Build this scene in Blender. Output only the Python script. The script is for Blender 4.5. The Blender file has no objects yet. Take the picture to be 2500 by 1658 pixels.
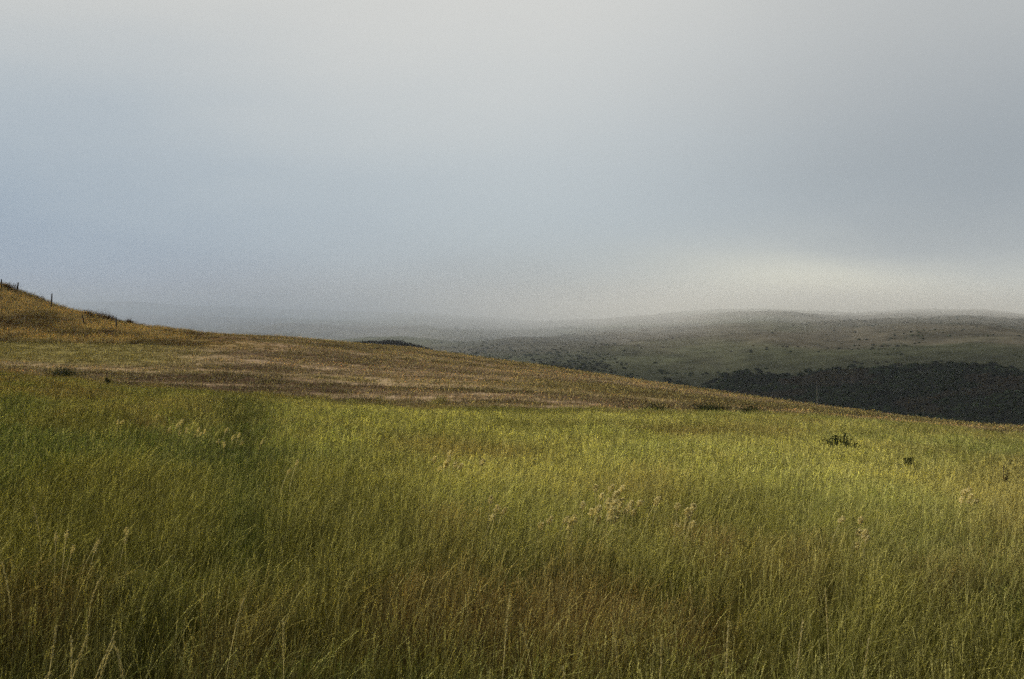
import bpy, math, random
import numpy as np
from mathutils import Vector, noise as mn

RNG = np.random.default_rng(7)
random.seed(11)
scene = bpy.context.scene
C = scene.collection
F = 2778.0            # focal length in photo pixels (40 mm on 36 mm film)
HOR = 800.0           # photo row of the true horizon
CAMZ = 1.72
SUN_EL, SUN_AZ = 38.0, -62.0

# ------------------------------------------------------------------ helpers
def tag(o, label=None, cat=None, group=None, kind=None):
    if label: o['label'] = label
    if cat: o['category'] = cat
    if group: o['group'] = group
    if kind: o['kind'] = kind
    return o

def mesh_obj(name, verts, faces, mat=None, parent=None, smooth=False, link=True):
    me = bpy.data.meshes.new(name)
    me.from_pydata([tuple(v) for v in verts], [], faces)
    if smooth:
        me.polygons.foreach_set('use_smooth', [True] * len(me.polygons))
    me.update()
    o = bpy.data.objects.new(name, me)
    if link: C.objects.link(o)
    if mat: me.materials.append(mat)
    if parent is not None: o.parent = parent
    return o

def empty(name, loc, rz=0.0):
    o = bpy.data.objects.new(name, None)
    C.objects.link(o)
    o.location = loc; o.rotation_euler = (0, 0, rz)
    o.empty_display_size = 0.3
    return o

def fattr(me, name, vals, domain='POINT'):
    a = me.attributes.new(name, 'FLOAT', domain)
    a.data.foreach_set('value', np.asarray(vals, dtype=np.float32))

def cattr(me, name, rgb, domain='POINT'):
    a = me.attributes.new(name, 'FLOAT_COLOR', domain)
    rgb = np.asarray(rgb, dtype=np.float32)
    buf = np.ones((len(rgb), 4), np.float32); buf[:, :3] = rgb
    a.data.foreach_set('color', buf.ravel())

# vectorised value noise, several octaves
_P = np.random.default_rng(3).random((256, 256))
def vnoise(x, y, oct=4, seed=0):
    x = np.asarray(x, float) + seed * 17.31; y = np.asarray(y, float) + seed * 9.77
    tot = 0; amp = 1; norm = 0
    for _ in range(oct):
        xi = np.floor(x).astype(int); yi = np.floor(y).astype(int)
        fx = x - xi; fy = y - yi
        fx = fx * fx * (3 - 2 * fx); fy = fy * fy * (3 - 2 * fy)
        a = _P[xi % 256, yi % 256]; b = _P[(xi + 1) % 256, yi % 256]
        c = _P[xi % 256, (yi + 1) % 256]; d = _P[(xi + 1) % 256, (yi + 1) % 256]
        tot = tot + amp * ((a * (1 - fx) + b * fx) * (1 - fy) + (c * (1 - fx) + d * fx) * fy)
        norm += amp; amp *= 0.55; x = x * 2.03 + 11.3; y = y * 2.03 + 5.9
    return tot / norm

def sstep(a, b, x):
    t = np.clip((x - a) / (b - a), 0, 1)
    return t * t * (3 - 2 * t)

# ------------------------------------------------------------------ terrain
# rows of the photo (crest line, foot of the left mound, edge of the tall green grass) against its columns
SKY_P = [(-900, 560), (-500, 610), (-200, 655), (0, 684), (60, 706), (120, 732), (200, 753), (320, 780), (420, 795), (500, 805), (700, 820),
         (900, 838), (1000, 846), (1200, 873), (1400, 901), (1600, 932), (1700, 946), (1800, 962), (1900, 976), (2000, 990),
         (2100, 1003), (2200, 1016), (2300, 1028), (2400, 1037), (2500, 1043), (2800, 1070), (3400, 1120)]
BASE_P = [(-900, 830), (0, 833), (300, 838), (600, 848), (900, 880), (1200, 908), (1500, 940), (1800, 979), (2000, 998), (2300, 1031), (2500, 1046), (2800, 1073), (3400, 1124)]
EDGE_P = [(-900, 850), (0, 897), (300, 932), (600, 955), (1000, 985), (1300, 992), (1600, 994), (1800, 1000), (2000, 1008), (2200, 1028), (2500, 1055), (2800, 1084), (3400, 1140)]
RIDGE_P = [(-900, 745), (0, 742), (300, 740), (700, 757), (1000, 764), (1300, 782), (1450, 780), (1600, 768), (1750, 757), (1880, 754), (2080, 764),
           (2230, 755), (2400, 755), (2500, 766), (2700, 790), (3400, 800)]
def ip(tab, px): return np.interp(px, [a for a, b in tab], [b for a, b in tab])
def D_edge(px): return np.interp(px, [0, 1250, 2500], [62, 50, 52])
def D_base(px): return np.interp(px, [0, 1250, 2000, 2500], [100, 88, 78, 66])
def D_crest(px): return np.interp(px, [0, 500, 1250, 2000, 2500], [142, 130, 126, 104, 84])
def D_ridge(px): return np.interp(px, [0, 700, 1400, 2500], [3000, 2500, 1650, 1450])
def D_toe(px): return np.interp(px, [0, 1500, 2500], [1000, 700, 650])

def pchip(xs, ys, x):
    xs = np.array(xs, float); ys = np.array(ys, float)
    h = np.diff(xs); d = np.diff(ys) / h
    m = np.zeros_like(ys)
    for i in range(1, len(xs) - 1):
        if d[i-1] * d[i] > 0:
            w1 = 2*h[i] + h[i-1]; w2 = h[i] + 2*h[i-1]
            m[i] = (w1 + w2) / (w1/d[i-1] + w2/d[i])
    m[0] = d[0]; m[-1] = d[-1]
    i = np.clip(np.searchsorted(xs, x) - 1, 0, len(h) - 1)
    t = (x - xs[i]) / h[i]
    return ((1+2*t)*(1-t)**2*ys[i] + t*(1-t)**2*h[i]*m[i] + t*t*(3-2*t)*ys[i+1] + t*t*(t-1)*h[i]*m[i+1])

TS = np.linspace(-0.76, 0.76, 381)
DS = np.concatenate([np.linspace(0, 20, 41), np.geomspace(20.5, 7000, 360)])
Z = np.zeros((len(TS), len(DS)))
for i, t in enumerate(TS):
    px = 1250 + t * F
    el = lambda row: (HOR - row) / F
    de, db, dc, dr = D_edge(px), D_base(px), D_crest(px), D_ridge(px)
    es = el(ip(SKY_P, px)); er = el(ip(RIDGE_P, px))
    ze = CAMZ + el(ip(EDGE_P, px)) * de - 0.42
    zb = CAMZ + el(ip(BASE_P, px)) * db - 0.15
    zc = CAMZ + es * dc - float(np.interp(px, [0, 300, 650], [1.05, .90, .20]))
    pl = lambda D: -0.055 * t * D - 0.024 * D
    zs = lambda D: CAMZ + es * D
    valley = -46 + 8 * math.sin(t * 5)
    dt = D_toe(px); v2 = CAMZ + np.interp(px, [0, 1300, 1700, 2500], [-0.02, -0.036, -0.047, -0.042]) * dt
    rz = CAMZ + er * dr
    pts = [(0, 0), (10, pl(10)), (25, pl(25) * 0.75 + 0.25 * ze * 25 / de), (de, ze), (db, zb), (dc, zc), (dc + 12, zs(dc + 12) - 1.0),
           (dc + 60, min(zs(dc + 60) - 9, zc - 6)), (dc + 190, min(valley, zs(dc + 190) - 16)), (430, min(valley, zs(430) - 18)),
           (dt, v2), (dt + .5 * (dr - dt), v2 + (rz - v2) * 0.62), (dr, rz), (dr * 1.3, rz - 40), (7000, rz - 200)]
    Z[i] = pchip([p[0] for p in pts], [p[1] for p in pts], DS)
# smooth across columns a little so that the hand-read rows leave no creases
K = np.array([1, 4, 6, 4, 1.0]); K /= K.sum()
Zp = np.pad(Z, ((2, 2), (0, 0)), mode='edge')
Z = sum(K[k] * Zp[k:k + len(TS)] for k in range(5))

def td(x, y):
    """bearing tangent and depth of a ground point (all round the viewer)"""
    x = np.asarray(x, float); y = np.asarray(y, float)
    r = np.hypot(x, y); th = np.arctan2(x, y); lim = math.atan(0.75)
    a = np.abs(th)
    t = np.where(a <= lim, np.tan(np.clip(th, -lim, lim)), np.sign(th) * 0.75 * np.cos(np.clip((a - lim) / (math.pi - lim), 0, 1) * math.pi / 2))
    D = np.where(a <= lim, r * np.cos(np.clip(th, -lim, lim)), r * math.cos(lim))
    return t, D

def height(x, y):
    t, D = td(x, y)
    fi = np.clip((t - TS[0]) / (TS[1] - TS[0]), 0, len(TS) - 1.001)
    i = fi.astype(int); u = fi - i
    j = np.clip(np.searchsorted(DS, D, side='right') - 1, 0, len(DS) - 2)
    v = np.clip((D - DS[j]) / (DS[j + 1] - DS[j]), 0, 1)
    z = (Z[i, j] * (1 - u) + Z[i + 1, j] * u) * (1 - v) + (Z[i, j + 1] * (1 - u) + Z[i + 1, j + 1] * u) * v
    px = 1250 + t * F
    mound = sstep(D_base(px) - 6, D_base(px) + 8, D) * (1 - sstep(350, 750, px)) * (1 - sstep(170, 200, D))
    z = z + (vnoise(x / 1.6, y / 1.6, 3, 1) - 0.5) * 0.10
    z = z + mound * (vnoise(x / 4, y / 4, 3, 2) - 0.5) * .7
    far = sstep(190, 500, D)
    z = z + far * ((vnoise(x / 130, y / 130, 5, 3) - 0.5) * 20 * np.clip(D / 1100, .3, 1) * (1 - sstep(.75, .95, D / D_ridge(px)) * 0.7))
    return z

def lerp3(a, b, f):
    return a + (b - a) * np.asarray(f)[:, None]

def field_tint(x, y):
    """colour of the growth at a point of the field: patches of green, olive, straw and brown plants, with sunlight painted into the mid-field band"""
    x = np.asarray(x, float).ravel(); y = np.asarray(y, float).ravel()
    t, D = td(x, y); px = 1250 + t * F; s = D / D_edge(px)
    n = len(x); one = np.ones(n)
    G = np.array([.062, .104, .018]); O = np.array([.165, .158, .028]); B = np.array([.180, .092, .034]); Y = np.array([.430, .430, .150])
    n1 = vnoise(x / 3.2, y / 4.5, 4, 4); n2 = vnoise(x / 1.1, y / 1.6, 3, 5); n3 = vnoise(x / 7, y / 11, 3, 6)
    c = np.repeat(O[None], n, 0)
    c = lerp3(c, G, sstep(.46, .60, n1 * .7 + n2 * .3) * .85)
    c = lerp3(c, B, sstep(.47, .60, n3 * .6 + n2 * .4) * .85)
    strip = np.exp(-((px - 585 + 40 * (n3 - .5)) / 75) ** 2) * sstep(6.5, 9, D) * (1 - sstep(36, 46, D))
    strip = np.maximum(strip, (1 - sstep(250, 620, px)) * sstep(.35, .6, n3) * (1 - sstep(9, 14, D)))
    bright = (1 - .8 * strip) * sstep(.08, .30, s) * (1 - .45 * sstep(.85, 1, s)) * (0.35 + 0.65 * sstep(.42, .56, n1 * .4 + n3 * .6))  # yellower grass in mid field, also lightened in colour as if sunlit
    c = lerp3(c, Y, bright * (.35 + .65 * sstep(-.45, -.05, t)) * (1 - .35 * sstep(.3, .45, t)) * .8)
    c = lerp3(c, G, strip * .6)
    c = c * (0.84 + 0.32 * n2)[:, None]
    # brown, cut ground above the tall grass, in long streaks along the slope
    T = np.array([.290, .205, .130]); DB = np.array([.075, .045, .028]); YB = np.array([.310, .245, .105])
    k1 = .5 * vnoise(x / 22, (D + 0.05 * x) / 1.6, 4, 7) + .5 * vnoise(x / 14, (D + .1 * x) / 4.5, 3, 17); k2 = vnoise(x / 5, D / 1.1, 3, 8); k3 = vnoise(x / 30, D / 9, 3, 9)
    b = np.repeat(T[None], n, 0)
    b = lerp3(b, YB, sstep(.45, .62, k3))
    b = lerp3(b, YB, sstep(.75, 1.0, (D - D_edge(px)) / (D_crest(px) - D_edge(px))) * .7)
    b = lerp3(b, np.array([.46, .34, .22]), (1 - sstep(.40, .47, k1)) * .8)
    dark = sstep(.50, .56, k1 * .8 + k2 * .2)
    dark = np.maximum(dark, .75 * sstep(.42, .6, k1) * np.exp(-((px - 650) / 330) ** 2) * np.exp(-((D - 84) / 12) ** 2))
    b = lerp3(b, DB, dark * .85)
    # mound at the left: tawny rough grass
    M1 = np.array([.370, .265, .115]); M2 = np.array([.120, .062, .026])
    m = lerp3(np.repeat(M1[None], n, 0), M2, sstep(.42, .60, vnoise(x / 5, y / 7, 4, 10)))
    mm = sstep(D_base(px) - 1, D_base(px) + 3, D) * (1 - sstep(420, 800, px))
    b = lerp3(b, np.array([.24, .21, .06]), (1 - sstep(300, 620, px)) * (1 - mm) * sstep(74, 80, D + 6 * (k1 - .5)) * .8)
    b = b * (1 - mm)[:, None] + m * mm[:, None]
    w = sstep(.95, 1.06, s + (n2 - .5) * .22 + (n1 - .5) * .30)
    return c * (1 - w)[:, None] + b * w[:, None]

# ------------------------------------------------------------------ materials
def new_mat(name):
    m = bpy.data.materials.new(name); m.use_nodes = True
    m.node_tree.nodes.clear()
    return m, m.node_tree.nodes, m.node_tree.links

def plant_mat(name, tint=None, inst=False, trans=0.35, straw=(.42, .39, .17)):
    """leaf material: tint (own colour or per-instance colour), bleached by 'dry', varied by 'val'"""
    m, N, L = new_mat(name)
    out = N.new('ShaderNodeOutputMaterial')
    if inst:
        a = N.new('ShaderNodeAttribute'); a.attribute_type = 'INSTANCER'; a.attribute_name = 'tint'; tint_s = a.outputs['Color']
    else:
        a = N.new('ShaderNodeRGB'); a.outputs[0].default_value = (*tint, 1); tint_s = a.outputs[0]
    dry = N.new('ShaderNodeAttribute'); dry.attribute_name = 'dry'
    val = N.new('ShaderNodeAttribute'); val.attribute_name = 'val'
    mx = N.new('ShaderNodeMix'); mx.data_type = 'RGBA'
    L.new(dry.outputs['Fac'], mx.inputs['Factor']); L.new(tint_s, mx.inputs['A']); mx.inputs['B'].default_value = (*straw, 1)
    ml = N.new('ShaderNodeVectorMath'); ml.operation = 'SCALE'
    L.new(mx.outputs['Result'], ml.inputs[0]); L.new(val.outputs['Fac'], ml.inputs['Scale'])
    d = N.new('ShaderNodeBsdfDiffuse'); tr = N.new('ShaderNodeBsdfTranslucent'); ms = N.new('ShaderNodeMixShader')
    L.new(ml.outputs[0], d.inputs['Color']); L.new(ml.outputs[0], tr.inputs['Color'])
    ms.inputs[0].default_value = trans
    L.new(d.outputs[0], ms.inputs[1]); L.new(tr.outputs[0], ms.inputs[2]); L.new(ms.outputs[0], out.inputs[0])
    return m

def ground_mat(name, scale, amount, bump=0.0, bscale=1.0):
    m, N, L = new_mat(name)
    out = N.new('ShaderNodeOutputMaterial'); p = N.new('ShaderNodeBsdfDiffuse')
    a = N.new('ShaderNodeAttribute'); a.attribute_name = 'tint'
    g = N.new('ShaderNodeNewGeometry'); n = N.new('ShaderNodeTexNoise')
    n.inputs['Scale'].default_value = scale; n.inputs['Detail'].default_value = 8; n.inputs['Roughness'].default_value = .7
    L.new(g.outputs['Position'], n.inputs['Vector'])
    mr = N.new('ShaderNodeMapRange'); mr.inputs['From Min'].default_value = .3; mr.inputs['From Max'].default_value = .7
    mr.inputs['To Min'].default_value = 1 - amount; mr.inputs['To Max'].default_value = 1 + amount
    L.new(n.outputs['Fac'], mr.inputs['Value'])
    ml = N.new('ShaderNodeVectorMath'); ml.operation = 'SCALE'
    L.new(a.outputs['Color'], ml.inputs[0]); L.new(mr.outputs['Result'], ml.inputs['Scale'])
    L.new(ml.outputs[0], p.inputs['Color'])
    if bump:
        n2 = N.new('ShaderNodeTexNoise'); n2.inputs['Scale'].default_value = bscale; n2.inputs['Detail'].default_value = 6
        L.new(g.outputs['Position'], n2.inputs['Vector'])
        b = N.new('ShaderNodeBump'); b.inputs['Distance'].default_value = bump; b.inputs['Strength'].default_value = 1
        L.new(n2.outputs['Fac'], b.inputs['Height']); L.new(b.outputs[0], p.inputs['Normal'])
    L.new(p.outputs[0], out.inputs[0])
    return m

def wood_mat(name, c1, c2):
    m, N, L = new_mat(name)
    out = N.new('ShaderNodeOutputMaterial'); p = N.new('ShaderNodeBsdfPrincipled'); p.inputs['Roughness'].default_value = .9
    tc = N.new('ShaderNodeTexCoord'); mp = N.new('ShaderNodeMapping'); mp.inputs['Scale'].default_value = (14, 14, 1.6)
    n = N.new('ShaderNodeTexNoise'); n.inputs['Scale'].default_value = 2.5; n.inputs['Detail'].default_value = 6
    r = N.new('ShaderNodeValToRGB'); r.color_ramp.elements[0].color = (*c1, 1); r.color_ramp.elements[1].color = (*c2, 1)
    r.color_ramp.elements[0].position = .35; r.color_ramp.elements[1].position = .7
    b = N.new('ShaderNodeBump'); b.inputs['Distance'].default_value = .01
    L.new(tc.outputs['Object'], mp.inputs[0]); L.new(mp.outputs[0], n.inputs['Vector']); L.new(n.outputs['Fac'], r.inputs[0])
    L.new(r.outputs[0], p.inputs['Base Color']); L.new(n.outputs['Fac'], b.inputs['Height']); L.new(b.outputs[0], p.inputs['Normal'])
    L.new(p.outputs[0], out.inputs[0])
    return m

# ------------------------------------------------------------------ ground sheets
lim = math.atan(0.72)
th_f = np.arctan(np.linspace(-0.72, 0.72, 361))
th_side = np.linspace(lim, 2 * math.pi - lim, 60)[1:-1]
THETA = np.concatenate([th_f, th_side])
def sheet(name, radii, closed, ths, mat):
    nt = len(ths)
    X = np.outer(radii, np.sin(ths)); Y = np.outer(radii, np.cos(ths))
    # radii are depths inside the viewing fan
    a = np.where(ths > math.pi, 2 * math.pi - ths, np.abs(ths))
    k = np.where(a <= lim, 1 / np.cos(np.minimum(a, lim)), 1 / math.cos(lim))
    X = X * k; Y = Y * k
    zz = height(X.ravel(), Y.ravel())
    v = np.stack([X.ravel(), Y.ravel(), zz], 1)
    f = []
    for j in range(len(radii) - 1):
        for i in range(nt if closed else nt - 1):
            i2 = (i + 1) % nt
            f.append((j * nt + i, j * nt + i2, (j + 1) * nt + i2, (j + 1) * nt + i))
    return mesh_obj(name, v, f, mat, smooth=True), X.ravel(), Y.ravel()

gm = ground_mat('field_soil', 1.3, .5, .06, 3.0)
rad = np.concatenate([[0.02, .5, 1, 1.6, 2.2, 3], np.geomspace(3.6, 230, 230)])
ground, gx, gy = sheet('ground', rad, True, THETA, gm)
tag(ground, kind='structure')
gt, gD = td(gx, gy)
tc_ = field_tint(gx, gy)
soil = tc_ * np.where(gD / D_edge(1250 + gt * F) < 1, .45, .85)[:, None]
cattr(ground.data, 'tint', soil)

def hill_tint(x, y):
    t, D = td(x, y); px = 1250 + t * F
    n = len(x)
    H = np.array([.092, .082, .060]); DK = np.array([.026, .030, .020]); GR = np.array([.080, .084, .050])
    c = np.repeat(H[None], n, 0)
    c = lerp3(c, GR, sstep(.45, .65, vnoise(x / 260, y / 260, 4, 12)))
    c = lerp3(c, DK, scrub_mask(x, y) * .95)
    c = c * (.75 + .5 * vnoise(x / 25, D / 14, 4, 19))[:, None]
    return c

WOOD_P = [(900, 850), (1300, 905), (1500, 926), (1600, 933), (1680, 930), (1780, 921), (1850, 913), (2000, 906), (2200, 902), (2260, 914), (2500, 918), (2900, 925)]
_we = []
for i, t_ in enumerate(TS):
    px_ = 1250 + t_ * F; rows = HOR - (Z[i] - CAMZ) / np.maximum(DS, 1) * F
    j_ = np.where((DS > 380) & (rows < ip(WOOD_P, px_)))[0]
    _we.append(DS[j_[0]] if len(j_) else 600)
_we = np.convolve(np.pad(_we, 3, mode='edge'), np.ones(7) / 7, mode='valid')
def scrub_mask(x, y):
    """where dark scrub and wood cover the far slopes"""
    t, D = td(x, y); px = 1250 + t * F
    w = vnoise(x / 55, y / 55, 4, 13)
    lo = np.interp(t, TS, _we) + (w - .5) * 150
    m = 1 - sstep(lo - 25, lo + 25, D)
    st = vnoise(x / 75 + D / 900, D / 60, 5, 14) * .6 + vnoise(x / 260, D / 150, 3, 18) * .4
    m = np.maximum(m, sstep(.48, .72, st) * .5 * sstep(1350, 1700, px))
    m = np.maximum(m, sstep(.50, .60, vnoise(x / 120, y / 120, 4, 15)) * sstep(.6, .75, D / D_ridge(px)) * .3)
    spur = 1 - sstep(1400, 1560, px + (D - 1000) * .10 + (w - .5) * 160)
    m = np.maximum(m, spur * .55)
    return np.clip(m * sstep(1000, 1200, px + (w - .5) * 150), 0, 1)

hm = ground_mat('heath', .05, .45, 1.2, .12)
rad2 = np.geomspace(229, 3900, 240)
th_h = np.arctan(np.linspace(-0.74, 0.74, 400))
hill, hx, hy = sheet('hill', rad2, False, th_h, hm)
tag(hill, kind='structure')
cattr(hill.data, 'tint', hill_tint(hx, hy))
# the land round the sides and behind, low and rolling
side_th = np.linspace(math.atan(.74), 2 * math.pi - math.atan(.74), 50)
rest, rx_, ry_ = sheet('terrain', np.geomspace(229, 3900, 60), False, side_th, hm)
tag(rest, kind='structure')
cattr(rest.data, 'tint', np.repeat(np.array([[.10, .085, .045]]), len(rx_), 0))

# ------------------------------------------------------------------ plant meshes (sources for scattered grass)
class PB:
    """collects ribbons, stalks and grains with their 'dry' and 'val' values"""
    def __init__(s): s.v = []; s.f = []; s.dry = []; s.val = []
    def add(s, vs, fs, dry, val):
        o = len(s.v); s.v += [tuple(q) for q in vs]; s.f += [tuple(i + o for i in q) for q in fs]
        s.dry += [dry] * len(vs); s.val += [val] * len(vs)
    def ribbon(s, base, h, lean, az, w, curl, dry, val, seg=4):
        d = np.array([math.cos(az), math.sin(az), 0]); side_a = az + random.uniform(.6, 2.5)
        sd = np.array([math.cos(side_a), math.sin(side_a), 0])
        vs = []; fs = []
        for k in range(seg + 1):
            u = k / seg
            p = np.array(base) + d * (lean * u + curl * u ** 3) * h + np.array([0, 0, h * (u - .35 * abs(curl) * u ** 3)])
            ww = w * (1 - u ** 1.6) * .5
            if k < seg: vs += [p - sd * ww, p + sd * ww]
            else: vs += [p]
        for k in range(seg - 1): fs.append((2*k, 2*k+1, 2*k+3, 2*k+2))
        fs.append((2*(seg-1), 2*(seg-1)+1, 2*seg))
        s.add(vs, fs, dry, val)
    def curve(s, pts, r0, r1, dry, val):
        pts = [np.array(p, float) for p in pts]; vs = []; fs = []; n = len(pts)
        for k, p in enumerate(pts):
            r = r0 + (r1 - r0) * k / (n - 1)
            tg = pts[min(k + 1, n - 1)] - pts[max(k - 1, 0)]; tg /= np.linalg.norm(tg) + 1e-9
            a = np.cross(tg, [.31, .95, .05]); a /= np.linalg.norm(a) + 1e-9; b = np.cross(tg, a)
            for q in range(3):
                g = q * 2.0944; vs.append(p + (a * math.cos(g) + b * math.sin(g)) * r)
        for k in range(n - 1):
            for q in range(3):
                q2 = (q + 1) % 3; fs.append((3*k+q, 3*k+q2, 3*k+3+q2, 3*k+3+q))
        s.add(vs, fs, dry, val)
    def grain(s, p, tg, L, w, dry, val):
        tg = np.array(tg) / (np.linalg.norm(tg) + 1e-9); a = np.cross(tg, [random.uniform(-1, 1), random.uniform(-1, 1), .3]); a /= np.linalg.norm(a) + 1e-9
        b = np.cross(tg, a); p = np.array(p); m = p + tg * L * .45
        vs = [p, m + a * w, m - a * w * .5 + b * w * .87, m - a * w * .5 - b * w * .87, p + tg * L]
        s.add(vs, [(0,1,2), (0,2,3), (0,3,1), (4,2,1), (4,3,2), (4,1,3)], dry, val)
    def culm(s, base, h, lean, az, r, head, hl, dry, val, gs=1.0, droop=.25):
        """stalk that ends in a seed head; head 'spike' (close), 'panicle' (open) or 'plume' (full)"""
        d = np.array([math.cos(az), math.sin(az), 0]); pts = []
        for k in range(7):
            u = k / 6
            pts.append(np.array(base) + d * h * (lean * u + droop * u ** 3.2) + np.array([0, 0, h * (u - .3 * droop * u ** 4)]))
        s.curve(pts, r, r * .5, min(1, dry * .9), val)
        P = np.array(pts); L = np.linalg.norm(P[-1] - P[0])
        ng = {'spike': 16, 'panicle': 18, 'plume': 90}[head]
        for g in range(ng):
            u = 1 - hl * random.random() / L
            f = u * 6; k = min(int(max(f, 0)), 5); p = P[k] + (P[k+1] - P[k]) * (f - k); tg = P[k+1] - P[k]; tg = tg / np.linalg.norm(tg)
            rr = np.array([random.gauss(0, 1), random.gauss(0, 1), random.gauss(0, .4)]); rr /= np.linalg.norm(rr)
            if head == 'spike':
                s.grain(p + rr * .002 * gs, tg + rr * .5, .010 * gs, .0022 * gs, dry, val * random.uniform(.85, 1.15))
            elif head == 'panicle':
                e = rr * random.uniform(.006, .03) * gs
                s.grain(p + e, tg + rr * .9, .008 * gs, .002 * gs, dry, val * random.uniform(.85, 1.15))
            else:
                w = math.sin(math.pi * min(1, max(.1, (1 - u) * L / hl))) * .024 * gs
                s.grain(p + rr * w * random.random(), tg + rr * .7, .014 * gs, .0050 * gs, dry, val * random.uniform(.85, 1.15))
    def obj(s, name, mat, link=True, parent=None):
        o = mesh_obj(name, s.v, s.f, mat, parent, link=link)
        fattr(o.data, 'dry', s.dry); fattr(o.data, 'val', s.val)
        return o

grass_mat = plant_mat('grass_blades', inst=True, trans=.38)
def rnd_az(bias=.0):   # wind leans the growth to the right, away from the viewer
    return random.gauss(.35, 1.15)

def tuft(nb, nc, R, h0, h1, w, heads, gs=1.0, seg=4, culm_r=.0012, dryp=.15, ch=(1.05, 1.5)):
    b = PB()
    for _ in range(nb):
        r = R * math.sqrt(random.random()); a = random.uniform(0, 6.283)
        h = random.uniform(h0, h1)
        dry = random.choice([.0, .0, .05, .15]) if random.random() > dryp else random.uniform(.35, .8)
        b.ribbon((r * math.cos(a), r * math.sin(a), -.03), h, random.gauss(.14, .14), rnd_az(), w * random.uniform(.7, 1.3), random.uniform(-.05, .45), dry, random.choice([.22, .32, .5, .8, 1.4]) * random.uniform(.85, 1.15), seg)
    for _ in range(nc):
        r = R * math.sqrt(random.random()); a = random.uniform(0, 6.283)
        h = random.uniform(h1 * ch[0], h1 * ch[1])
        b.culm((r * math.cos(a), r * math.sin(a), -.03), h, random.gauss(.18, .18), rnd_az(), culm_r, random.choice(heads), h * random.uniform(.18, .38), random.choice([.05, .2, .45, .75]),
               random.choice([.8, 1.2, 1.8, 2.6]), gs, max(0, random.gauss(.16, .26)))
    return b

def collection_of(name, makers):
    col = bpy.data.collections.new(name)
    for k, b in enumerate(makers):
        o = b.obj('grass_tuft', grass_mat, link=False); o.name = '%s_%02d' % (name, k)
        col.objects.link(o)
    return col

near_col = collection_of('near_tuft', [tuft(36, 10, .16, .12, .34, .0042, ['spike', 'panicle', 'spike'], .95, culm_r=.0012, ch=(1.1, 1.62)) for _ in range(9)])
mid_col = collection_of('mid_tuft', [tuft(48, 20, .30, .14, .36, .009, ['spike', 'panicle'], 1.6, 3, .0020, ch=(1.1, 1.55)) for _ in range(7)])
far_col = collection_of('far_tuft', [tuft(76, 6, .65, .06, .17, .024, ['spike'], 2.2, 2, .003, .40) for _ in range(6)])
mound_col = collection_of('mound_tuft', [tuft(90, 14, .60, .12, .42, .026, ['spike', 'panicle'], 2.3, 2, .004, .4, ch=(1.0, 1.5)) for _ in range(6)])

def scatter_group(name, pts, tint, idx, scl, rz, col, tilt=None):
    me = bpy.data.meshes.new(name); me.from_pydata([tuple(p) for p in pts], [], []); me.update()
    o = bpy.data.objects.new(name, me); C.objects.link(o)
    cattr(me, 'tint', tint)
    a = me.attributes.new('pick', 'INT', 'POINT'); a.data.foreach_set('value', np.asarray(idx, dtype=np.int32))
    fattr(me, 'size', scl)
    a = me.attributes.new('turn', 'FLOAT_VECTOR', 'POINT')
    t = np.zeros((len(pts), 3), np.float32); t[:, 2] = rz
    if tilt is not None: t[:, :2] = tilt
    a.data.foreach_set('vector', t.ravel())
    ng = bpy.data.node_groups.new(name + '_scatter', 'GeometryNodeTree')
    ng.interface.new_socket('Geometry', in_out='INPUT', socket_type='NodeSocketGeometry')
    ng.interface.new_socket('Geometry', in_out='OUTPUT', socket_type='NodeSocketGeometry')
    N = ng.nodes; L = ng.links
    gi = N.new('NodeGroupInput'); go = N.new('NodeGroupOutput'); ci = N.new('GeometryNodeCollectionInfo')
    ci.inputs['Collection'].default_value = col; ci.inputs['Separate Children'].default_value = True; ci.inputs['Reset Children'].default_value = True
    io = N.new('GeometryNodeInstanceOnPoints'); io.inputs['Pick Instance'].default_value = True
    def na(nm, ty):
        q = N.new('GeometryNodeInputNamedAttribute'); q.data_type = ty; q.inputs['Name'].default_value = nm
        return [s for s in q.outputs if s.name == 'Attribute' and s.enabled][0]
    er = N.new('FunctionNodeEulerToRotation')
    L.new(gi.outputs[0], io.inputs['Points']); L.new(ci.outputs[0], io.inputs['Instance'])
    L.new(na('pick', 'INT'), io.inputs['Instance Index']); L.new(na('turn', 'FLOAT_VECTOR'), er.inputs[0]); L.new(er.outputs[0], io.inputs['Rotation'])
    L.new(na('size', 'FLOAT'), io.inputs['Scale']); L.new(io.outputs[0], go.inputs[0])
    md = o.modifiers.new('scatter', 'NODES'); md.node_group = ng
    return o

def fan_points(D0, D1, dens, wid=.56):
    """even random points of the viewing fan between two depths"""
    m = 5.0                     # margin each side so that a step sideways still stands in grass
    n = int(dens * 2 * (wid * D1 + m) * (D1 - D0))
    D = RNG.uniform(D0, D1, n); x = RNG.uniform(-(wid * D1 + m), wid * D1 + m, n)
    k = np.abs(x) < wid * np.maximum(D, 0) + m
    return x[k], D[k]

def grass(name, D0, D1, dens, col, ncol, smin, smax, keep=None, wid=.56, fade=False):
    x, y = fan_points(D0, D1, dens, wid)
    k = (np.hypot(x, y) > 2.0); x = x[k]; y = y[k]
    if keep is not None:
        k = keep(x, y); x = x[k]; y = y[k]
    z = height(x, y)
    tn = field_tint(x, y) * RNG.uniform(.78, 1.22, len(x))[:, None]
    sc = RNG.uniform(smin, smax, len(x)) * (0.55 + .8 * vnoise(x / 1.3, y / 1.3, 3, 21))
    if fade: sc = sc * (1 - .72 * sstep(200, 640, 1250 + x / y * F))
    return np.stack([x, y, z], 1), tn, RNG.integers(0, ncol, len(x)), sc, RNG.normal(0, .5, len(x)), col

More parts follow.
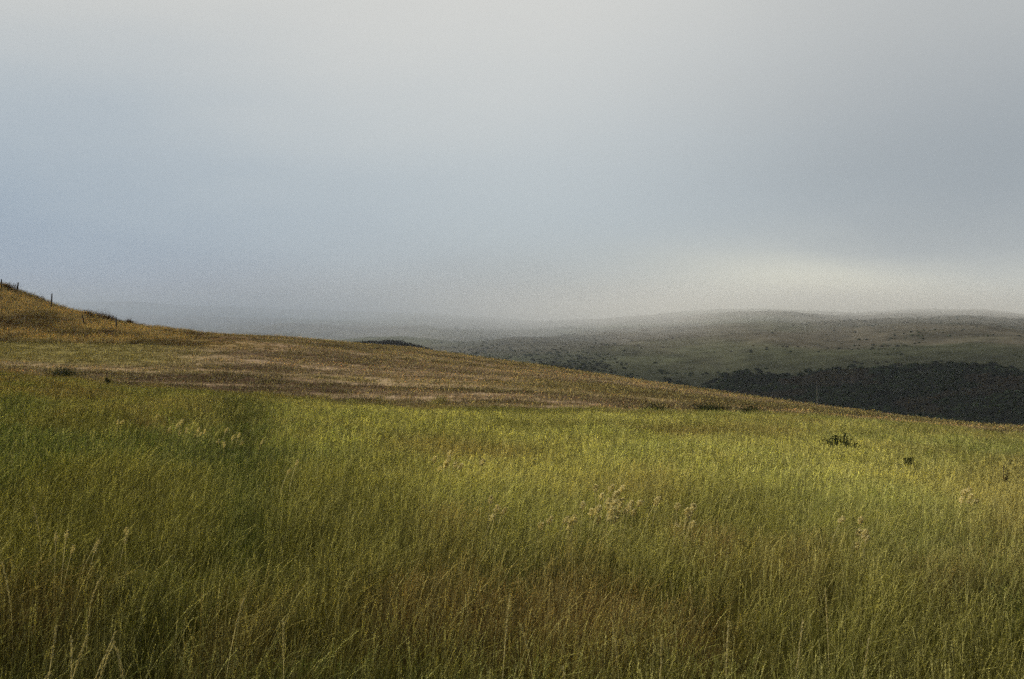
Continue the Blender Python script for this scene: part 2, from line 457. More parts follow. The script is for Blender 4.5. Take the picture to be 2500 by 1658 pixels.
def is_green(x, y):
    t, D = td(x, y); px = 1250 + t * F
    s = D / D_edge(px) + (vnoise(x / 1.1, y / 1.6, 3, 5) - .5) * .22 + (vnoise(x / 3.2, y / 4.5, 4, 4) - .5) * .30
    return s < 1.0
def is_mound(x, y):
    t, D = td(x, y); px = 1250 + t * F
    return (D > D_base(px)) & (px < 680 + 260 * (vnoise(x / 6, y / 6, 2, 30) - .5))

def emit(name, args, label, cat):
    o = scatter_group(name, args[0], args[1], args[2], args[3], args[4], args[5])
    return tag(o, label, cat, kind='stuff')

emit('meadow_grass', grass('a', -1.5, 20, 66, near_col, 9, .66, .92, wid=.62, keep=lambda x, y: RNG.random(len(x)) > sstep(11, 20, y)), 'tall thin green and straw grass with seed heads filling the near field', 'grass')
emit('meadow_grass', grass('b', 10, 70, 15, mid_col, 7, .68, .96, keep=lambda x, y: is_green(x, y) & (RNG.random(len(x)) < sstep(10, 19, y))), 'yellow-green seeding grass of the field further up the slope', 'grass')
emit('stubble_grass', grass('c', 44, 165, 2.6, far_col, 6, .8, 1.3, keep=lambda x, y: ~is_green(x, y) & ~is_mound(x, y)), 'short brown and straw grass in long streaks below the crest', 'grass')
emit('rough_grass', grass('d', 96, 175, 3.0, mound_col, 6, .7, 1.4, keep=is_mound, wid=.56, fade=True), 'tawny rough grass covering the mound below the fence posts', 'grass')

# ------------------------------------------------------------------ far scrub
def leaf_clump(n, R, size, flat=.7):
    b = PB()
    for _ in range(n):
        u = np.array([random.gauss(0, 1), random.gauss(0, 1), abs(random.gauss(0, 1)) * flat]); u /= np.linalg.norm(u)
        p = u * R * random.uniform(.6, 1.0) * np.array([1, 1, flat * 1.1])
        a = np.cross(u, [random.random(), random.random(), random.random()]); a /= np.linalg.norm(a); c = np.cross(u, a) + u * random.uniform(-.4, .4)
        s_ = size * random.uniform(.6, 1.3)
        b.add([p - a * s_, p - c * s_ * .5, p + a * s_, p + c * s_], [(0, 1, 2, 3)], 0, random.uniform(.55, 1.4))
    return b
scrub_mat = plant_mat('scrub_leaves', inst=True, trans=.15)
scrub_col = bpy.data.collections.new('scrub_clump')
for k in range(5):
    o = leaf_clump(90, 1.0, .28).obj('scrub', scrub_mat, link=False); o.name = 'scrub_clump_%02d' % k; scrub_col.objects.link(o)

n = 150000
D = np.sqrt(RNG.uniform(230 ** 2, 1900 ** 2, n)) ; t = RNG.uniform(-.30, .56, n)
x = t * D; y = D; msk = scrub_mask(x, y)
k = (RNG.random(n) < msk * np.interp(D, [230, 750, 900, 1900], [1, .75, .16, .12])) & (D < D_ridge(1250 + t * F) * .99)
x, y, D = x[k], y[k], D[k]
zz = height(x, y)
tn = np.repeat(np.array([[.024, .036, .014]]), len(x), 0) * RNG.uniform(.5, 1.7, len(x))[:, None] * (0.2 + 1.6 * vnoise(x / 45, y / 30, 3, 40))[:, None]
tn = lerp3(tn, np.array([.075, .05, .03]), (vnoise(x / 60, y / 60, 3, 41) > .6) * .6)
o = scatter_group('woodland', np.stack([x, y, zz], 1), tn, RNG.integers(0, 5, len(x)), np.where(D < np.interp(t[k], TS, _we) + 30, RNG.uniform(1.2, 3.2, len(x)), RNG.uniform(.5, 1.5, len(x))), RNG.uniform(0, 6.28, len(x)), scrub_col)
tag(o, 'dark scrub and wood covering the valley side beyond the field', 'woodland', kind='stuff')

# ------------------------------------------------------------------ placed things
def at(px, D):
    x = (px - 1250) / F * D
    return x, D, float(height(np.array([x]), np.array([D]))[0])

def loose_plant_mat(name, tint, **k): return plant_mat(name, tint=tint, inst=False, **k)
bush_mat = loose_plant_mat('bush_leaves', (.030, .042, .016), trans=.2)
bushb_mat = loose_plant_mat('brown_bush_leaves', (.085, .052, .026), trans=.2)
twig_mat = wood_mat('twig_bark', (.03, .022, .014), (.09, .065, .04))
post_mat = wood_mat('weathered_post', (.018, .012, .010), (.060, .042, .034))
straw_mat = loose_plant_mat('straw', (.36, .32, .14), trans=.45, straw=(.88, .80, .46))
pole_mat = wood_mat('bleached_pole', (.22, .2, .17), (.4, .38, .33))

# fence posts on the mound: split round timber, chamfered top, each its own tilt
def post(px, D, row, r, lean, label, twist=0.0):
    x, y, z = at(px, D); h = CAMZ + (HOR - row) / F * D - z; x -= lean * h
    vs = []; fs = []; nr = 9; ns = 10
    for j in range(nr):
        u = j / (nr - 1)
        rr = r * (1.08 - .16 * u) * (1 if j < nr - 1 else .72)
        zz = -.45 + (h + .45) * (u if j < nr - 1 else 1.012)
        bend = math.sin(u * 3.0) * .03 + twist * max(0, u - .5) ** 1.5
        for q in range(ns):
            g = q / ns * 2 * math.pi
            k = 1 + .12 * math.sin(3 * g + px) + random.uniform(-.05, .05)
            vs.append((rr * k * math.cos(g) + bend, rr * k * math.sin(g), zz))
    for j in range(nr - 1):
        for q in range(ns):
            fs.append((j*ns+q, j*ns+(q+1) % ns, (j+1)*ns+(q+1) % ns, (j+1)*ns+q))
    fs.append(tuple(reversed(range(ns)))); fs.append(tuple((nr-1)*ns + q for q in range(ns)))
    o = mesh_obj('fence_post', vs, fs, post_mat, smooth=False)
    o.location = (x, y, z); o.rotation_euler = (0, lean, px * .1)
    o.rotation_mode = 'XYZ'; o.rotation_euler = (0, lean, 0)
    return tag(o, label, 'fence post', group='old wooden fence posts on the mound')
post(4, 139, 682, .09, .03, 'dark wooden fence post at the very left edge of the photo on the mound')
post(45, 138, 689, .095, .20, 'tallest dark wooden fence post leaning right on the crest of the mound')
post(127, 135, 717, .085, .08, 'short upright dark fence post standing alone against the sky on the crest')
post(201, 118, 770, .075, -.16, 'thin fence post leaning left on the face of the mound')
post(282, 116, 775, .075, -.06, 'thin bent fence post furthest right on the face of the mound', .18)

# thin pale pole on the crest at the right
x, y, z = at(1995, 103)
b = PB(); b.curve([(0, 0, -.3), (.01, 0, .6), (-.01, 0, 1.3), (0, 0, 2.0)], .015, .012, 0, 1)
o = mesh_obj('thin_pole', b.v, b.f + [(9, 10, 11)], pole_mat); o.location = (x, y, z)
tag(o, 'thin pale pole standing on the crest in front of the dark wood', 'pole')

def shrub(px, D, w, h, n, mat, label, name='shrub', group=None, leaf=.09, upright=False):
    x, y, z = at(px, D)
    root = empty(name, (x, y, z)); tag(root, label, 'shrub', group=group)
    st = PB(); lf = PB()
    nb = 9
    for i in range(nb):
        a = i / nb * 6.283 + random.uniform(-.3, .3); sp = random.uniform(.25, 1) * w * .5; hh = h * random.uniform(.55, 1.0) * (1 - .35 * sp / (w * .5))
        pts = [np.array([sp * u ** 1.3 * math.cos(a), sp * u ** 1.3 * math.sin(a) * .8, -.1 + (hh + .1) * u + random.uniform(-.02, .02)]) for u in np.linspace(0, 1, 6)]
        st.curve(pts, .018 * h + .006, .004, 0, 1)
        for q in range(n // nb):
            u = random.uniform(.2, 1.0) if not upright else random.uniform(.05, 1)
            f = u * 5; k = min(int(f), 4); p = pts[k] + (pts[k+1] - pts[k]) * (f - k)
            e = np.array([random.gauss(0, 1), random.gauss(0, 1), random.gauss(0, .8)]) * .13 * w * (.6 if upright else 1)
            p = p + e; p[2] = max(p[2], .02)
            v1 = np.array([random.gauss(0, 1) for _ in range(3)]); v1 /= np.linalg.norm(v1); v2 = np.cross(v1, [random.gauss(0, 1) for _ in range(3)]); v2 /= np.linalg.norm(v2)
            s_ = leaf * random.uniform(.5, 1.3)
            lf.add([p - v1 * s_, p - v2 * s_ * .4, p + v1 * s_, p + v2 * s_ * .4], [(0, 1, 2, 3)], 0, random.uniform(.5, 1.5))
    s1 = mesh_obj('stem', st.v, st.f, twig_mat, root)
    f1 = lf.obj('foliage', mat, parent=root)
    return root

def depth_for(px, row, H):
    """depth at which something H tall, standing on the ground in this bearing, reaches the given line of sight"""
    D = np.linspace(2.5, 100, 4000); x = (px - 1250) / F * D
    g = height(x, D) + H - (CAMZ + (HOR - row) / F * D)
    k = np.where(g > 0)[0]
    return float(D[k[0]]) if len(k) else 60.0
def bush(px, row, H, w, n, mat, label, **k):
    return shrub(px, depth_for(px, row, H), w, H, n, mat, label, **k)
bush(1732, 983, .68, 2.0, 5200, bush_mat, 'wide low dark green bush where the tall grass meets the brown ground', leaf=.035)
bush(1600, 987, .56, 1.3, 2000, bush_mat, 'small dark green bush left of the wide low bush at the brown edge', leaf=.045)
bush(1835, 990, .56, 1.7, 2400, bush_mat, 'low sparse green bush just right of the wide low bush at the brown edge', leaf=.045)
bush(2046, 1058, .56, .70, 2600, bush_mat, 'dark bushy plant in the bright grass below the right end of the crest', leaf=.035)
bush(2084, 1066, .52, .5, 1300, bush_mat, 'smaller dark plant close against the right side of the dark bushy plant', leaf=.03)
bush(2222, 1089, .62, .24, 1300, bush_mat, 'narrow upright dark brown dock plant standing in the bright grass', name='dock_plant', leaf=.028, upright=True)
bush(2488, 1108, .50, .45, 1000, bush_mat, 'dark green plant at the right edge of the photo in the grass', leaf=.03)
bush(2455, 1128, .55, .16, 300, bushb_mat, 'thin dark weed low in the grass near the right edge', name='weed', leaf=.022, upright=True)
bush(262, 916, .62, .4, 1100, bush_mat, 'small lone dark plant at the upper edge of the grass at the left', leaf=.045)
bush(155, 902, .56, 2.2, 2400, bush_mat, 'low dark green bush in the grass at far left below the mound', leaf=.05)
shrub(20, 139, 2.0, 1.2, 1200, bushb_mat, 'brown bush beside the fence post at the left edge on the crest', leaf=.09)
shrub(88, 133, .25, 1.25, 120, bushb_mat, 'single thin dead stalk between two fence posts on the crest', name='dead_stalk', leaf=.05, upright=True)
for px, w, h, lab in [(214, 1.6, .9, 'brown twiggy bush on the crest, leftmost of the row right of the posts'),
                      (243, 2.2, 1.1, 'larger brown twiggy bush on the crest, second of the row right of the posts'),
                      (268, 1.5, .8, 'brown twiggy bush on the crest, third of the row right of the posts'),
                      (316, .9, .9, 'small round dark bush alone at the foot of the crest bushes')]:
    shrub(px, 133, w, h + .35, 1300, bushb_mat, lab, name='heath_bush', group='brown bushes along the mound crest', leaf=.07)
shrub(112, 112, 2.0, .8, 420, bushb_mat, 'brown bush low on the left face of the mound', leaf=.08, name='heath_bush')
shrub(268, 106, 2.4, .8, 480, bushb_mat, 'brown bush at the foot of the mound below the bent post', leaf=.08, name='heath_bush')

# dark thicket peeping over the crest left of centre: far-off trees that read as one mass
def crest_thicket():
    pts = []
    for i in range(230):
        px = random.uniform(868, 1046); D_ = random.uniform(205, 225)
        x = (px - 1250) / F * D_
        sky = CAMZ + (HOR - float(ip(SKY_P, px))) / F * D_
        prof = max(0.0, math.sin((px - 868) / 178 * math.pi)) ** .6 * np.interp(px, [868, 960, 1046], [.75, 1.15, .95])
        g = float(height(np.array([x]), np.array([D_]))[0])
        prof *= .2 + 1.0 * float(vnoise(np.array([x / 1.6]), np.array([D_ / 9]), 3, 50)[0])
        pts.append((x, D_, g, sky + prof - g))
    b = PB()
    for x, y, g, h in pts:
        # a slender scrub tree: stem to the ground, leafy top
        b.curve([(x, y, g - .2), (x + .1, y, g + h * .5), (x, y, g + h * .9)], .12, .04, 0, .7)
        for _ in range(26):
            p = np.array([x + random.gauss(0, .55), y + random.gauss(0, .55), g + h - abs(random.gauss(0, .9)) - .05])
            v1 = np.array([random.gauss(0, 1) for _ in range(3)]); v1 /= np.linalg.norm(v1); v2 = np.cross(v1, [random.gauss(0, 1) for _ in range(3)]); v2 /= np.linalg.norm(v2)
            s_ = random.uniform(.06, .2)
            b.add([p - v1 * s_, p - v2 * s_ * .6, p + v1 * s_, p + v2 * s_ * .6], [(0, 1, 2, 3)], 0, random.uniform(.5, 1.4))
    o = b.obj('thicket', loose_plant_mat('thicket_leaves', (.060, .066, .072), trans=.1))
    tag(o, 'dark thicket of treetops showing over the crest left of centre', 'thicket', kind='stuff')
crest_thicket()

# pale plumes standing out of the field: each cluster one plant with stalks and plumes
def plume_plant(px, row, n, spread, label, head='plume', tint=straw_mat, lean=.12, hl=.06):
    h = .54; D = depth_for(px, row, h * .95); gs = float(np.interp(D, [6, 20], [.9, 2.0])); n = n + 1 if px > 1000 else max(2, n - 2); x, y, z = at(px, D); gs *= 1.0 if px > 1000 else .62; hl = hl * float(np.interp(D, [8, 20], [1, 1.5]))
    root = empty('seeding_grass', (x, y, z)); tag(root, label, 'grass plant', group='pale seeding grass plants in the meadow', kind='thing')
    for i in range(n):
        b = PB(); s0 = PB()
        ox = random.gauss(0, spread * .5); oy = random.gauss(0, spread * .5)
        hh = h * random.uniform(.72, 1.05)
        b.culm((ox, oy, -.03), hh, random.gauss(lean, .07), random.gauss(.2, .5), .0024, head, hl, random.uniform(.85, 1.0), random.uniform(1.0, 1.12), gs, random.uniform(0, .18))
        b.obj('stalk', tint, parent=root)
    return root
def need_h(px, row, D):
    x, y, z = at(px, D); return CAMZ + (HOR - row) / F * D - z
for px, row, D, n, sp, lab in [
    (1335, 1240, 12.6, 6, .22, 'row of yellow plumes side by side in the middle of the field'),
    (1480, 1182, 14.5, 6, .20, 'cream white specks of seed head highest in the central group of plumes'),
    (1500, 1205, 13.8, 8, .22, 'broad cream plume clump just below the white specks'),
    (1548, 1208, 13.8, 4, .16, 'pale plumes at the right end of the central group'),
    (1428, 1226, 13.2, 3, .10, 'two or three pale plumes left of the central group'),
    (1468, 1226, 13.0, 4, .12, 'small pale plumes below the broad cream clump'),
    (1650, 1238, 12.8, 6, .18, 'buff plumes alone right of the central group'),
    (1183, 1218, 13.4, 3, .08, 'single faint plume pair left of the yellow row'),
    (2088, 1268, 12.2, 7, .25, 'buff seed heads in the brown grass at the right'),
    (2358, 1192, 14.5, 6, .20, 'white seed heads highest at the right side of the field'),
    (468, 1042, 25, 9, .40, 'straw coloured heads in the dark green grass at the left'),
    (592, 1052, 24, 9, .45, 'wide yellow clump of heads right of the straw coloured ones'),
    (430, 1020, 27, 6, .35, 'faint yellow heads above the straw coloured ones at the left'),
    (690, 1125, 17, 4, .15, 'small buff head below the wide yellow clump'),
    (140, 1285, 11.2, 4, .16, 'buff heads in the dark grass near the left edge'),
    (170, 1296, 11.0, 5, .14, 'pale forked heads right of the buff ones near the left edge'),
    (300, 1262, 11.8, 4, .14, 'slanting straw heads above the dark grass at the left'),
    (330, 1008, 30, 5, .35, 'tiny white flecks of seed head high in the grass at the left'),
    (1082, 1112, 17.5, 8, .5, 'faint pale drift of heads left of the field centre'),
]:
    plume_plant(px, row, n, sp, lab)

# long stalks one can single out near the viewer
def stalk(px0, row0, D, px1, row1, bow, r, label, head='spike', dry=.9, hl=.16, gs=.8, val=1.0):
    """from a foot at (px0,row0) on the ground plane to a tip, bowed"""
    D = depth_for(px1, row1, .50)
    x0 = (px0 - 1250) / F * D; z0 = float(height(np.array([x0]), np.array([D]))[0])
    x1 = (px1 - 1250) / F * D; z1 = CAMZ + (HOR - row1) / F * D
    root = empty('grass_stalk', (x0, D, z0)); tag(root, label, 'grass stalk', group='long pale grass stalks near the viewer', kind='thing')
    a = np.array([0, 0, -.02]); e = np.array([x1 - x0, random.uniform(-.04, .04), z1 - z0])
    mid = (a + e) / 2 + np.array([bow[0], 0, bow[1]])
    pts = [(1-u)**2 * a + 2*u*(1-u) * mid + u*u * e for u in np.linspace(0, 1, 14)]
    b = PB(); b.curve(pts, r * .8, r * .45, dry, val * 1.15)
    b.obj('stem', straw_mat, parent=root)
    if head:
        h = PB(); P = np.array(pts)
        for g in range(90):
            u = 1 - hl * random.random(); f = u * 13; k = min(int(f), 12); p = P[k] + (P[k+1] - P[k]) * (f - k); tg = P[k+1] - P[k]; tg /= np.linalg.norm(tg)
            rr = np.array([random.gauss(0, 1) for _ in range(3)]); rr /= np.linalg.norm(rr)
            h.grain(p + rr * .0012, tg + rr * .35, .024 * gs, .0022 * gs, dry, val * random.uniform(.85, 1.15))
        h.obj('seed_head', straw_mat, parent=root)
    return root
S = [
    (84, 1700, 5.4, 129, 1540, (0, 0), .0034, 'bright straight straw stalk leaning right at the bottom left corner', 'spike', .26),
    (40, 1760, 5.0, 120, 1646, (-.05, .12), .0040, 'thick pale bent stalk arching right along the bottom left edge', 'spike', .3),
    (540, 1600, 6.4, 590, 1470, (-.02, .05), .0026, 'curved pale stalk standing above the dark grass left of centre', 'spike', .3),
    (130, 1700, 5.6, 212, 1555, (-.03, .02), .0022, 'long thin stalk leaning right behind the bright straw stalk', 'spike', .3),
    (150, 1690, 5.8, 280, 1545, (.0, .0), .0022, 'long seeded stalk slanting far right near the bottom left', 'spike', .45),
    (175, 1680, 5.9, 282, 1568, (-.02, .03), .0022, 'seeded stalk bending right below the far slanting one', 'spike', .4),
    (170, 1640, 5.6, 174, 1557, (0, 0), .0024, 'short upright pale stalk between the slanting stalks at the left', 'spike', .5),
    (316, 1640, 6.0, 282, 1582, (.03, .04), .0020, 'small stalk arching over to the left at bottom left', 'spike', .3),
    (212, 1560, 6.8, 242, 1414, (-.06, .10), .0022, 'hooked pale stalk arching over in the dark grass at the left', 'spike', .4),
    (26, 1470, 7.6, 0, 1378, (.04, .03), .0026, 'pale stalk bending out of the picture at the left edge', 'spike', .4),
    (98, 1340, 9.6, 76, 1240, (.04, .05), .0030, 'pale stalk drooping left in the dark grass high at the left', 'spike', .5),
    (690, 1600, 6.6, 695, 1515, (0, 0), .0022, 'thin upright white stalk left of the picture centre', 'spike', .35),
    (1225, 1500, 7.4, 1245, 1460, (-.01, .02), .0034, 'thick short curved seed head in the centre foreground', 'plume', .5),
    (1310, 1660, 5.9, 1272, 1527, (.03, .08), .0022, 'long stalk arching down to the right below the centre', 'spike', .3),
    (1520, 1560, 6.6, 1496, 1520, (.01, .01), .0022, 'pale crooked stalk right of the centre', 'spike', .4),
    (1410, 1660, 5.7, 1375, 1636, (.0, .06), .0028, 'bright arched stalk lying low at the bottom of the centre', 'spike', .5),
    (1605, 1660, 6.0, 1616, 1556, (0, 0), .0024, 'tall seeded stalk standing right of the arched one', 'spike', .4),
    (2028, 1500, 7.6, 2016, 1440, (.0, .02), .0026, 'pale forked stalk in the brown grass at the right', 'spike', .5),
    (2105, 1600, 6.6, 2120, 1553, (-.02, .02), .0026, 'bent pale head over the dark patch at bottom right', 'spike', .6),
    (1930, 1560, 6.8, 1966, 1520, (0, 0), .0022, 'straight straw lying slantwise right of centre', 'spike', .5),
    (1774, 1560, 7.0, 1782, 1525, (-.01, .0), .0030, 'short stout pale head left of the slantwise straw', 'plume', .6),
]
for (a0, b0, D_, a1, b1, bow, r, lab, hd, hl) in S:
    stalk(a0, b0, D_, a1, b1, bow, r, lab, hd, hl=hl)

# ------------------------------------------------------------------ air
def vol_mat(name, dens, col, g=.2):
    m, N, L = new_mat(name)
    out = N.new('ShaderNodeOutputMaterial'); v = N.new('ShaderNodeVolumePrincipled')
    v.inputs['Density'].default_value = dens; v.inputs['Color'].default_value = (*col, 1); v.inputs['Anisotropy'].default_value = g
    L.new(v.outputs[0], out.inputs['Volume'])
    return m
zmin = min(float(Z.min()), -60) - 20
top = 115.0
hb = 5100.0; bx = [(-hb, -hb, -330), (hb, -hb, -330), (hb, hb, -330), (-hb, hb, -330), (-hb, -hb, top), (hb, -hb, top), (hb, hb, top), (-hb, hb, top)]
bf = [(0, 3, 2, 1), (4, 5, 6, 7), (0, 1, 5, 4), (1, 2, 6, 5), (2, 3, 7, 6), (3, 0, 4, 7)]
haze = mesh_obj('haze', bx, bf, vol_mat('haze_air', HAZE if 'HAZE' in globals() else .00011, (.70, .76, .84), .2))
tag(haze, 'thin grey haze over the valley', 'haze', kind='stuff')

def fog(px, row, D, rx, ry, rz, dens, col=(.98, .975, .95), rot=0):
    import bmesh
    bm = bmesh.new(); bmesh.ops.create_icosphere(bm, subdivisions=5, radius=1)
    me = bpy.data.meshes.new('fog_bank'); bm.to_mesh(me); bm.free()
    o = bpy.data.objects.new('fog_bank', me); C.objects.link(o)
    me.materials.append(vol_mat('fog_air', dens, col, .3))
    o.location = ((px - 1250) / F * D, D, CAMZ + (HOR - row) / F * D); o.scale = (rx, ry, rz); o.rotation_euler = (0, rot, 0)
    tag(o, 'pale low fog lying on the far ridge', 'fog', kind='stuff')
def fog_slab(foot, z0, z1, dens, col):
    n = len(foot)
    vs = [(a, b, z0) for a, b in foot] + [(a, b, z1) for a, b in foot]
    fs = [tuple(reversed(range(n))), tuple(range(n, 2 * n))] + [(i, (i + 1) % n, n + (i + 1) % n, n + i) for i in range(n)]
    o = mesh_obj('fog_bank', vs, fs, vol_mat('fog_slab_air', dens, col, .2))
    tag(o, 'even pale fog lying over the far ridge', 'fog', kind='stuff')
def tp(*a): return [(t * D, D) for t, D in a]
def drifting_fog():
    m, N, L = new_mat('fog_drift'); out = N.new('ShaderNodeOutputMaterial'); v = N.new('ShaderNodeVolumePrincipled')
    g = N.new('ShaderNodeNewGeometry'); sp = N.new('ShaderNodeSeparateXYZ'); L.new(g.outputs['Position'], sp.inputs[0])
    def M(op, a, b=None):
        n_ = N.new('ShaderNodeMath'); n_.operation = op
        for k_, q in enumerate([a, b]):
            if q is None: continue
            if isinstance(q, (int, float)): n_.inputs[k_].default_value = q
            else: L.new(q, n_.inputs[k_])
        return n_.outputs[0]
    def sm(v_, a, b, lo=0.0, hi=1.0):
        q = N.new('ShaderNodeMapRange'); q.interpolation_type = 'SMOOTHSTEP'
        for n_, x_ in (('From Min', a), ('From Max', b), ('To Min', lo), ('To Max', hi)): q.inputs[n_].default_value = x_
        L.new(v_, q.inputs['Value']); return q.outputs['Result']
    mp = N.new('ShaderNodeMapping'); mp.inputs['Scale'].default_value = (1 / 420, 1 / 420, 1 / 90); L.new(g.outputs['Position'], mp.inputs[0])
    nz = N.new('ShaderNodeTexNoise'); nz.inputs['Scale'].default_value = 1; nz.inputs['Detail'].default_value = 2; L.new(mp.outputs[0], nz.inputs['Vector'])
    nn = M('SUBTRACT', nz.outputs['Fac'], .5)
    X = sp.outputs['X']; Y = sp.outputs['Y']; Zc = M('ADD', sp.outputs['Z'], M('MULTIPLY', nn, 40))
    # the bank lies nearer on the left and draws back over the right-hand hill
    yy = M('SUBTRACT', M('ADD', Y, M('MULTIPLY', nn, 500)), sm(X, 0, 650, 720, 1010))
    front = sm(yy, 0, 420)
    side = M('ADD', sm(X, 150, 520, .0030, .0020), sm(X, -520, -120, -.0006, 0))
    gx = M('POWER', M('DIVIDE', M('SUBTRACT', X, 400), 150), 2)
    bump = M('MULTIPLY', M('EXPONENT', M('MULTIPLY', gx, -1)), .0052)
    d = M('MULTIPLY', M('MULTIPLY', M('ADD', side, bump), front), sm(Zc, 14, 66, 1, 0))
    d = M('MULTIPLY', d, sm(nn, -.25, .25, .5, 1.5))
    L.new(d, v.inputs['Density'])
    cm = N.new('ShaderNodeMix'); cm.data_type = 'RGBA'; L.new(sm(X, -340, 260), cm.inputs['Factor']); cm.inputs['A'].default_value = (.46, .53, .64, 1); cm.inputs['B'].default_value = (.93, .935, .92, 1)
    L.new(cm.outputs['Result'], v.inputs['Color']); v.inputs['Anisotropy'].default_value = .2
    L.new(v.outputs[0], out.inputs['Volume'])
    try: m.cycles.volume_step_rate = .35
    except Exception: pass
    x0, x1, y0, y1, z0, z1 = -2600, 1700, 640, 3100, -90, 110
    vs = [(x0, y0, z0), (x1, y0, z0), (x1, y1, z0), (x0, y1, z0), (x0, y0, z1), (x1, y0, z1), (x1, y1, z1), (x0, y1, z1)]
    o = mesh_obj('fog_bank', vs, bf, m)
    tag(o, 'pale fog drifting over the far hills and swallowing their tops', 'fog', kind='stuff')
drifting_fog()

def shade_cloud(x, y, z, rx, ry, rz, dens, label):
    """a drifting cloud above the haze: one lumpy body added out of view to cast shade"""
    import bmesh
    bm = bmesh.new(); bmesh.ops.create_icosphere(bm, subdivisions=5, radius=1)
    for v in bm.verts:
        k = 1 + .28 * (mn.fractal(v.co * 2.1 + Vector((x, y, 0)), 1.0, 2.0, 4))
        v.co = v.co * k
        if v.co.z < 0: v.co.z *= .45
    me = bpy.data.meshes.new('shade_cloud'); bm.to_mesh(me); bm.free()
    o = bpy.data.objects.new('shade_cloud', me); C.objects.link(o); me.materials.append(vol_mat('shade_cloud_air', dens, (1, 1, 1), .4))
    o.location = (x, y, z); o.scale = (rx, ry, rz)
    tag(o, label, 'shade_cloud', kind='stuff')
def shade_cloud_over(gx, gy, gz, h, rx, ry, rz, dens, label):
    """cloud added so that its shade falls round the ground point (gx, gy)"""
    k = (h - gz) / math.tan(math.radians(SUN_EL)); a = math.radians(SUN_AZ)
    shade_cloud(gx + k * math.sin(a), gy + k * math.cos(a), h, rx, ry, rz, dens, label)
shade_cloud_over(-10, -25, 0, 190, 66, 28, 14, .16, 'small low cloud added out of view to shade the near field')  # unseen body added to darken the foreground grass
shade_cloud_over(250, 540, -45, 640, 460, 270, 60, .013, 'broad grey cloud added out of view to shade the valley')  # also unseen, added to dim the sun on the valley side

# ------------------------------------------------------------------ world and sun
#SUN     # degrees; azimuth from straight ahead, to the left
w = bpy.data.worlds.new('World'); scene.world = w; w.use_nodes = True
N = w.node_tree.nodes; L = w.node_tree.links; N.clear()
out = N.new('ShaderNodeOutputWorld'); bg = N.new('ShaderNodeBackground'); bg2 = N.new('ShaderNodeBackground'); ad = N.new('ShaderNodeAddShader')
sky = N.new('ShaderNodeTexSky'); sky.sky_type = 'NISHITA'; sky.sun_disc = False
sky.sun_elevation = math.radians(SUN_EL); sky.sun_rotation = math.radians(SUN_AZ)
L.new(sky.outputs[0], bg.inputs[0]); bg.inputs[1].default_value = .004
tcn = N.new('ShaderNodeTexCoord'); sp = N.new('ShaderNodeSeparateXYZ'); L.new(tcn.outputs['Generated'], sp.inputs[0])
def lin(c): return tuple(((v / 255) / 12.92 if v / 255 <= .04045 else ((v / 255 + .055) / 1.055) ** 2.4) for v in c)
nz = N.new('ShaderNodeTexNoise'); nz.inputs['Scale'].default_value = 2.2; nz.inputs['Detail'].default_value = 5; nz.inputs['Roughness'].default_value = .5
mpn = N.new('ShaderNodeMapping'); mpn.inputs['Scale'].default_value = (1, 1, 4.0); L.new(tcn.outputs['Generated'], mpn.inputs[0]); L.new(mpn.outputs[0], nz.inputs['Vector'])
def M(op, a, b=None, c=None):
    n_ = N.new('ShaderNodeMath'); n_.operation = op
    for k_, q in enumerate([a, b, c]):
        if q is None: continue
        if isinstance(q, (int, float)): n_.inputs[k_].default_value = q
        else: L.new(q, n_.inputs[k_])
    return n_.outputs[0]
nc = M('MULTIPLY', M('SUBTRACT', nz.outputs['Fac'], .5), .20)
zz_ = M('ADD', sp.outputs['Z'], M('MULTIPLY', nc, .5))
xx_ = M('ADD', sp.outputs['X'], nc)
def ramp(stops):
    r = N.new('ShaderNodeValToRGB'); r.color_ramp.interpolation = 'B_SPLINE'
    el_ = r.color_ramp.elements
    while len(el_) < len(stops): el_.new(.5)
    for e_, (p, c) in zip(el_, stops):
        e_.position = p; e_.color = (*lin(c), 1)
    L.new(zf, r.inputs[0]); return r.outputs[0]
zf = M('MULTIPLY_ADD', zz_, 1.25, .125)      # z -0.1 .. 0.7  ->  0 .. 1
P = lambda z: z * 1.25 + .125
TOPC = (102, 106, 110)
left = ramp([(P(-.05), (128, 137, 152)), (P(.01), (136, 147, 166)), (P(.06), (142, 158, 178)), (P(.11), (154, 169, 184)), (P(.18), (175, 185, 192)), (P(.27), (203, 203, 199)), (P(.36), (206, 206, 202)), (P(.6), TOPC)])
mid = ramp([(P(-.05), (150, 152, 152)), (P(.01), (165, 168, 168)), (P(.05), (178, 186, 190)), (P(.10), (182, 192, 198)), (P(.18), (194, 200, 202)), (P(.27), (210, 210, 206)), (P(.36), (212, 211, 206)), (P(.6), TOPC)])
right = ramp([(P(-.05), (160, 165, 168)), (P(.01), (172, 178, 182)), (P(.05), (174, 180, 184)), (P(.12), (154, 163, 170)), (P(.19), (167, 173, 177)), (P(.27), (184, 187, 187)), (P(.36), (190, 192, 190)), (P(.6), TOPC)])
def sm(v, a, b):
    q = N.new('ShaderNodeMapRange'); q.interpolation_type = 'SMOOTHSTEP'; q.inputs['From Min'].default_value = a; q.inputs['From Max'].default_value = b
    L.new(v, q.inputs['Value']); return q.outputs['Result']
def mixc(f, a, b):
    q = N.new('ShaderNodeMix'); q.data_type = 'RGBA'; L.new(f, q.inputs['Factor'])
    L.new(a, q.inputs['A'])
    if isinstance(b, tuple): q.inputs['B'].default_value = (*b, 1)
    else: L.new(b, q.inputs['B'])
    return q.outputs['Result']
c1 = mixc(sm(xx_, -.45, .02), left, mid)
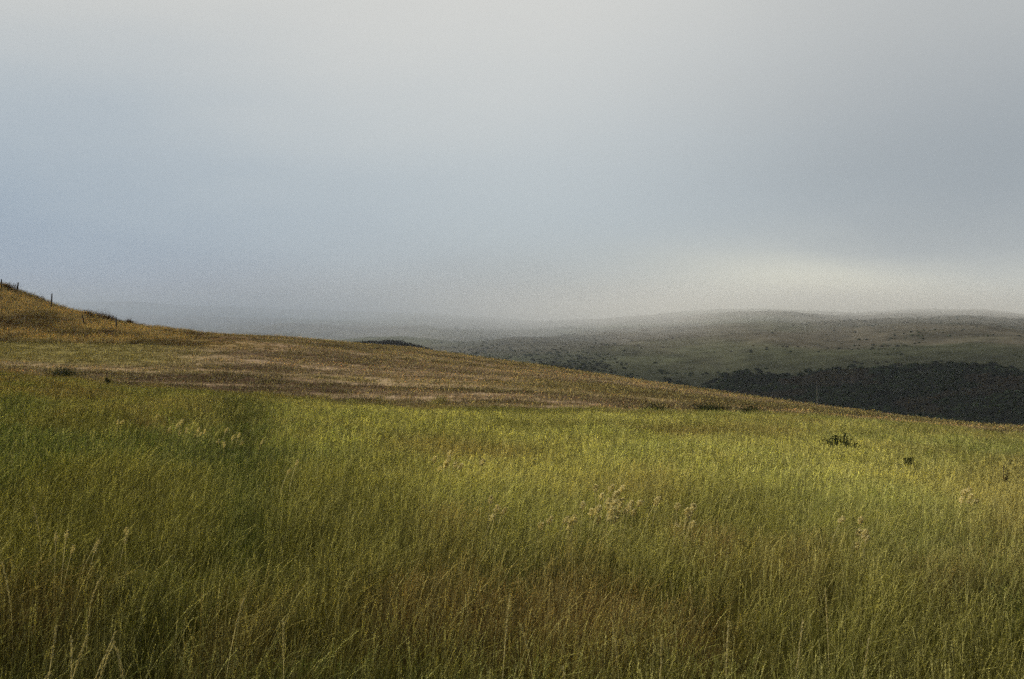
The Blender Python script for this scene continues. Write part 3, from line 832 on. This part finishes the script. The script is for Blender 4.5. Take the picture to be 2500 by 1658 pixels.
c2 = mixc(sm(xx_, .02, .40), c1, right)
gx_ = M('POWER', M('ABSOLUTE', M('DIVIDE', M('SUBTRACT', xx_, .275), .17)), 2.0)
gz_ = M('POWER', M('ABSOLUTE', M('DIVIDE', M('SUBTRACT', zz_, .022), .040)), 2.0)
gl = M('EXPONENT', M('MULTIPLY', M('ADD', gx_, gz_), -1.0))
c3 = mixc(M('MULTIPLY', gl, .92), c2, lin((230, 227, 208)))
c3 = mixc(sm(sp.outputs['Y'], .35, -.3), c3, lin((94, 99, 104)))
L.new(c3, bg2.inputs[0]); bg2.inputs[1].default_value = 1.0
L.new(bg.outputs[0], ad.inputs[0]); L.new(bg2.outputs[0], ad.inputs[1]); L.new(ad.outputs[0], out.inputs[0])

sl = bpy.data.lights.new('sun', 'SUN'); sl.energy = 5.0; sl.angle = math.radians(4); sl.color = (1, .94, .82)
so = bpy.data.objects.new('sun', sl); C.objects.link(so)
d = Vector((math.sin(math.radians(SUN_AZ)) * math.cos(math.radians(SUN_EL)), math.cos(math.radians(SUN_AZ)) * math.cos(math.radians(SUN_EL)), math.sin(math.radians(SUN_EL))))
so.rotation_euler = (-d).to_track_quat('-Z', 'Y').to_euler(); so.location = d * 50

# ------------------------------------------------------------------ camera and render settings
cam = bpy.data.cameras.new('camera'); co = bpy.data.objects.new('camera', cam); C.objects.link(co); scene.camera = co
cam.lens = 40; cam.sensor_width = 36; cam.clip_start = .05; cam.clip_end = 20000
co.location = (0, 0, CAMZ); co.rotation_euler = (math.radians(90) - math.atan((829 - HOR) / F), 0, 0)

scene.view_settings.view_transform = 'Standard'; scene.view_settings.look = 'None'; scene.view_settings.gamma = 1; scene.view_settings.exposure = 0
cy = scene.cycles
cy.use_denoising = False
cy.max_bounces = 5; cy.diffuse_bounces = 3; cy.transmission_bounces = 3; cy.transparent_max_bounces = 8; cy.volume_bounces = 1; cy.glossy_bounces = 1
cy.use_adaptive_sampling = True; cy.adaptive_threshold = .045; cy.adaptive_min_samples = 40
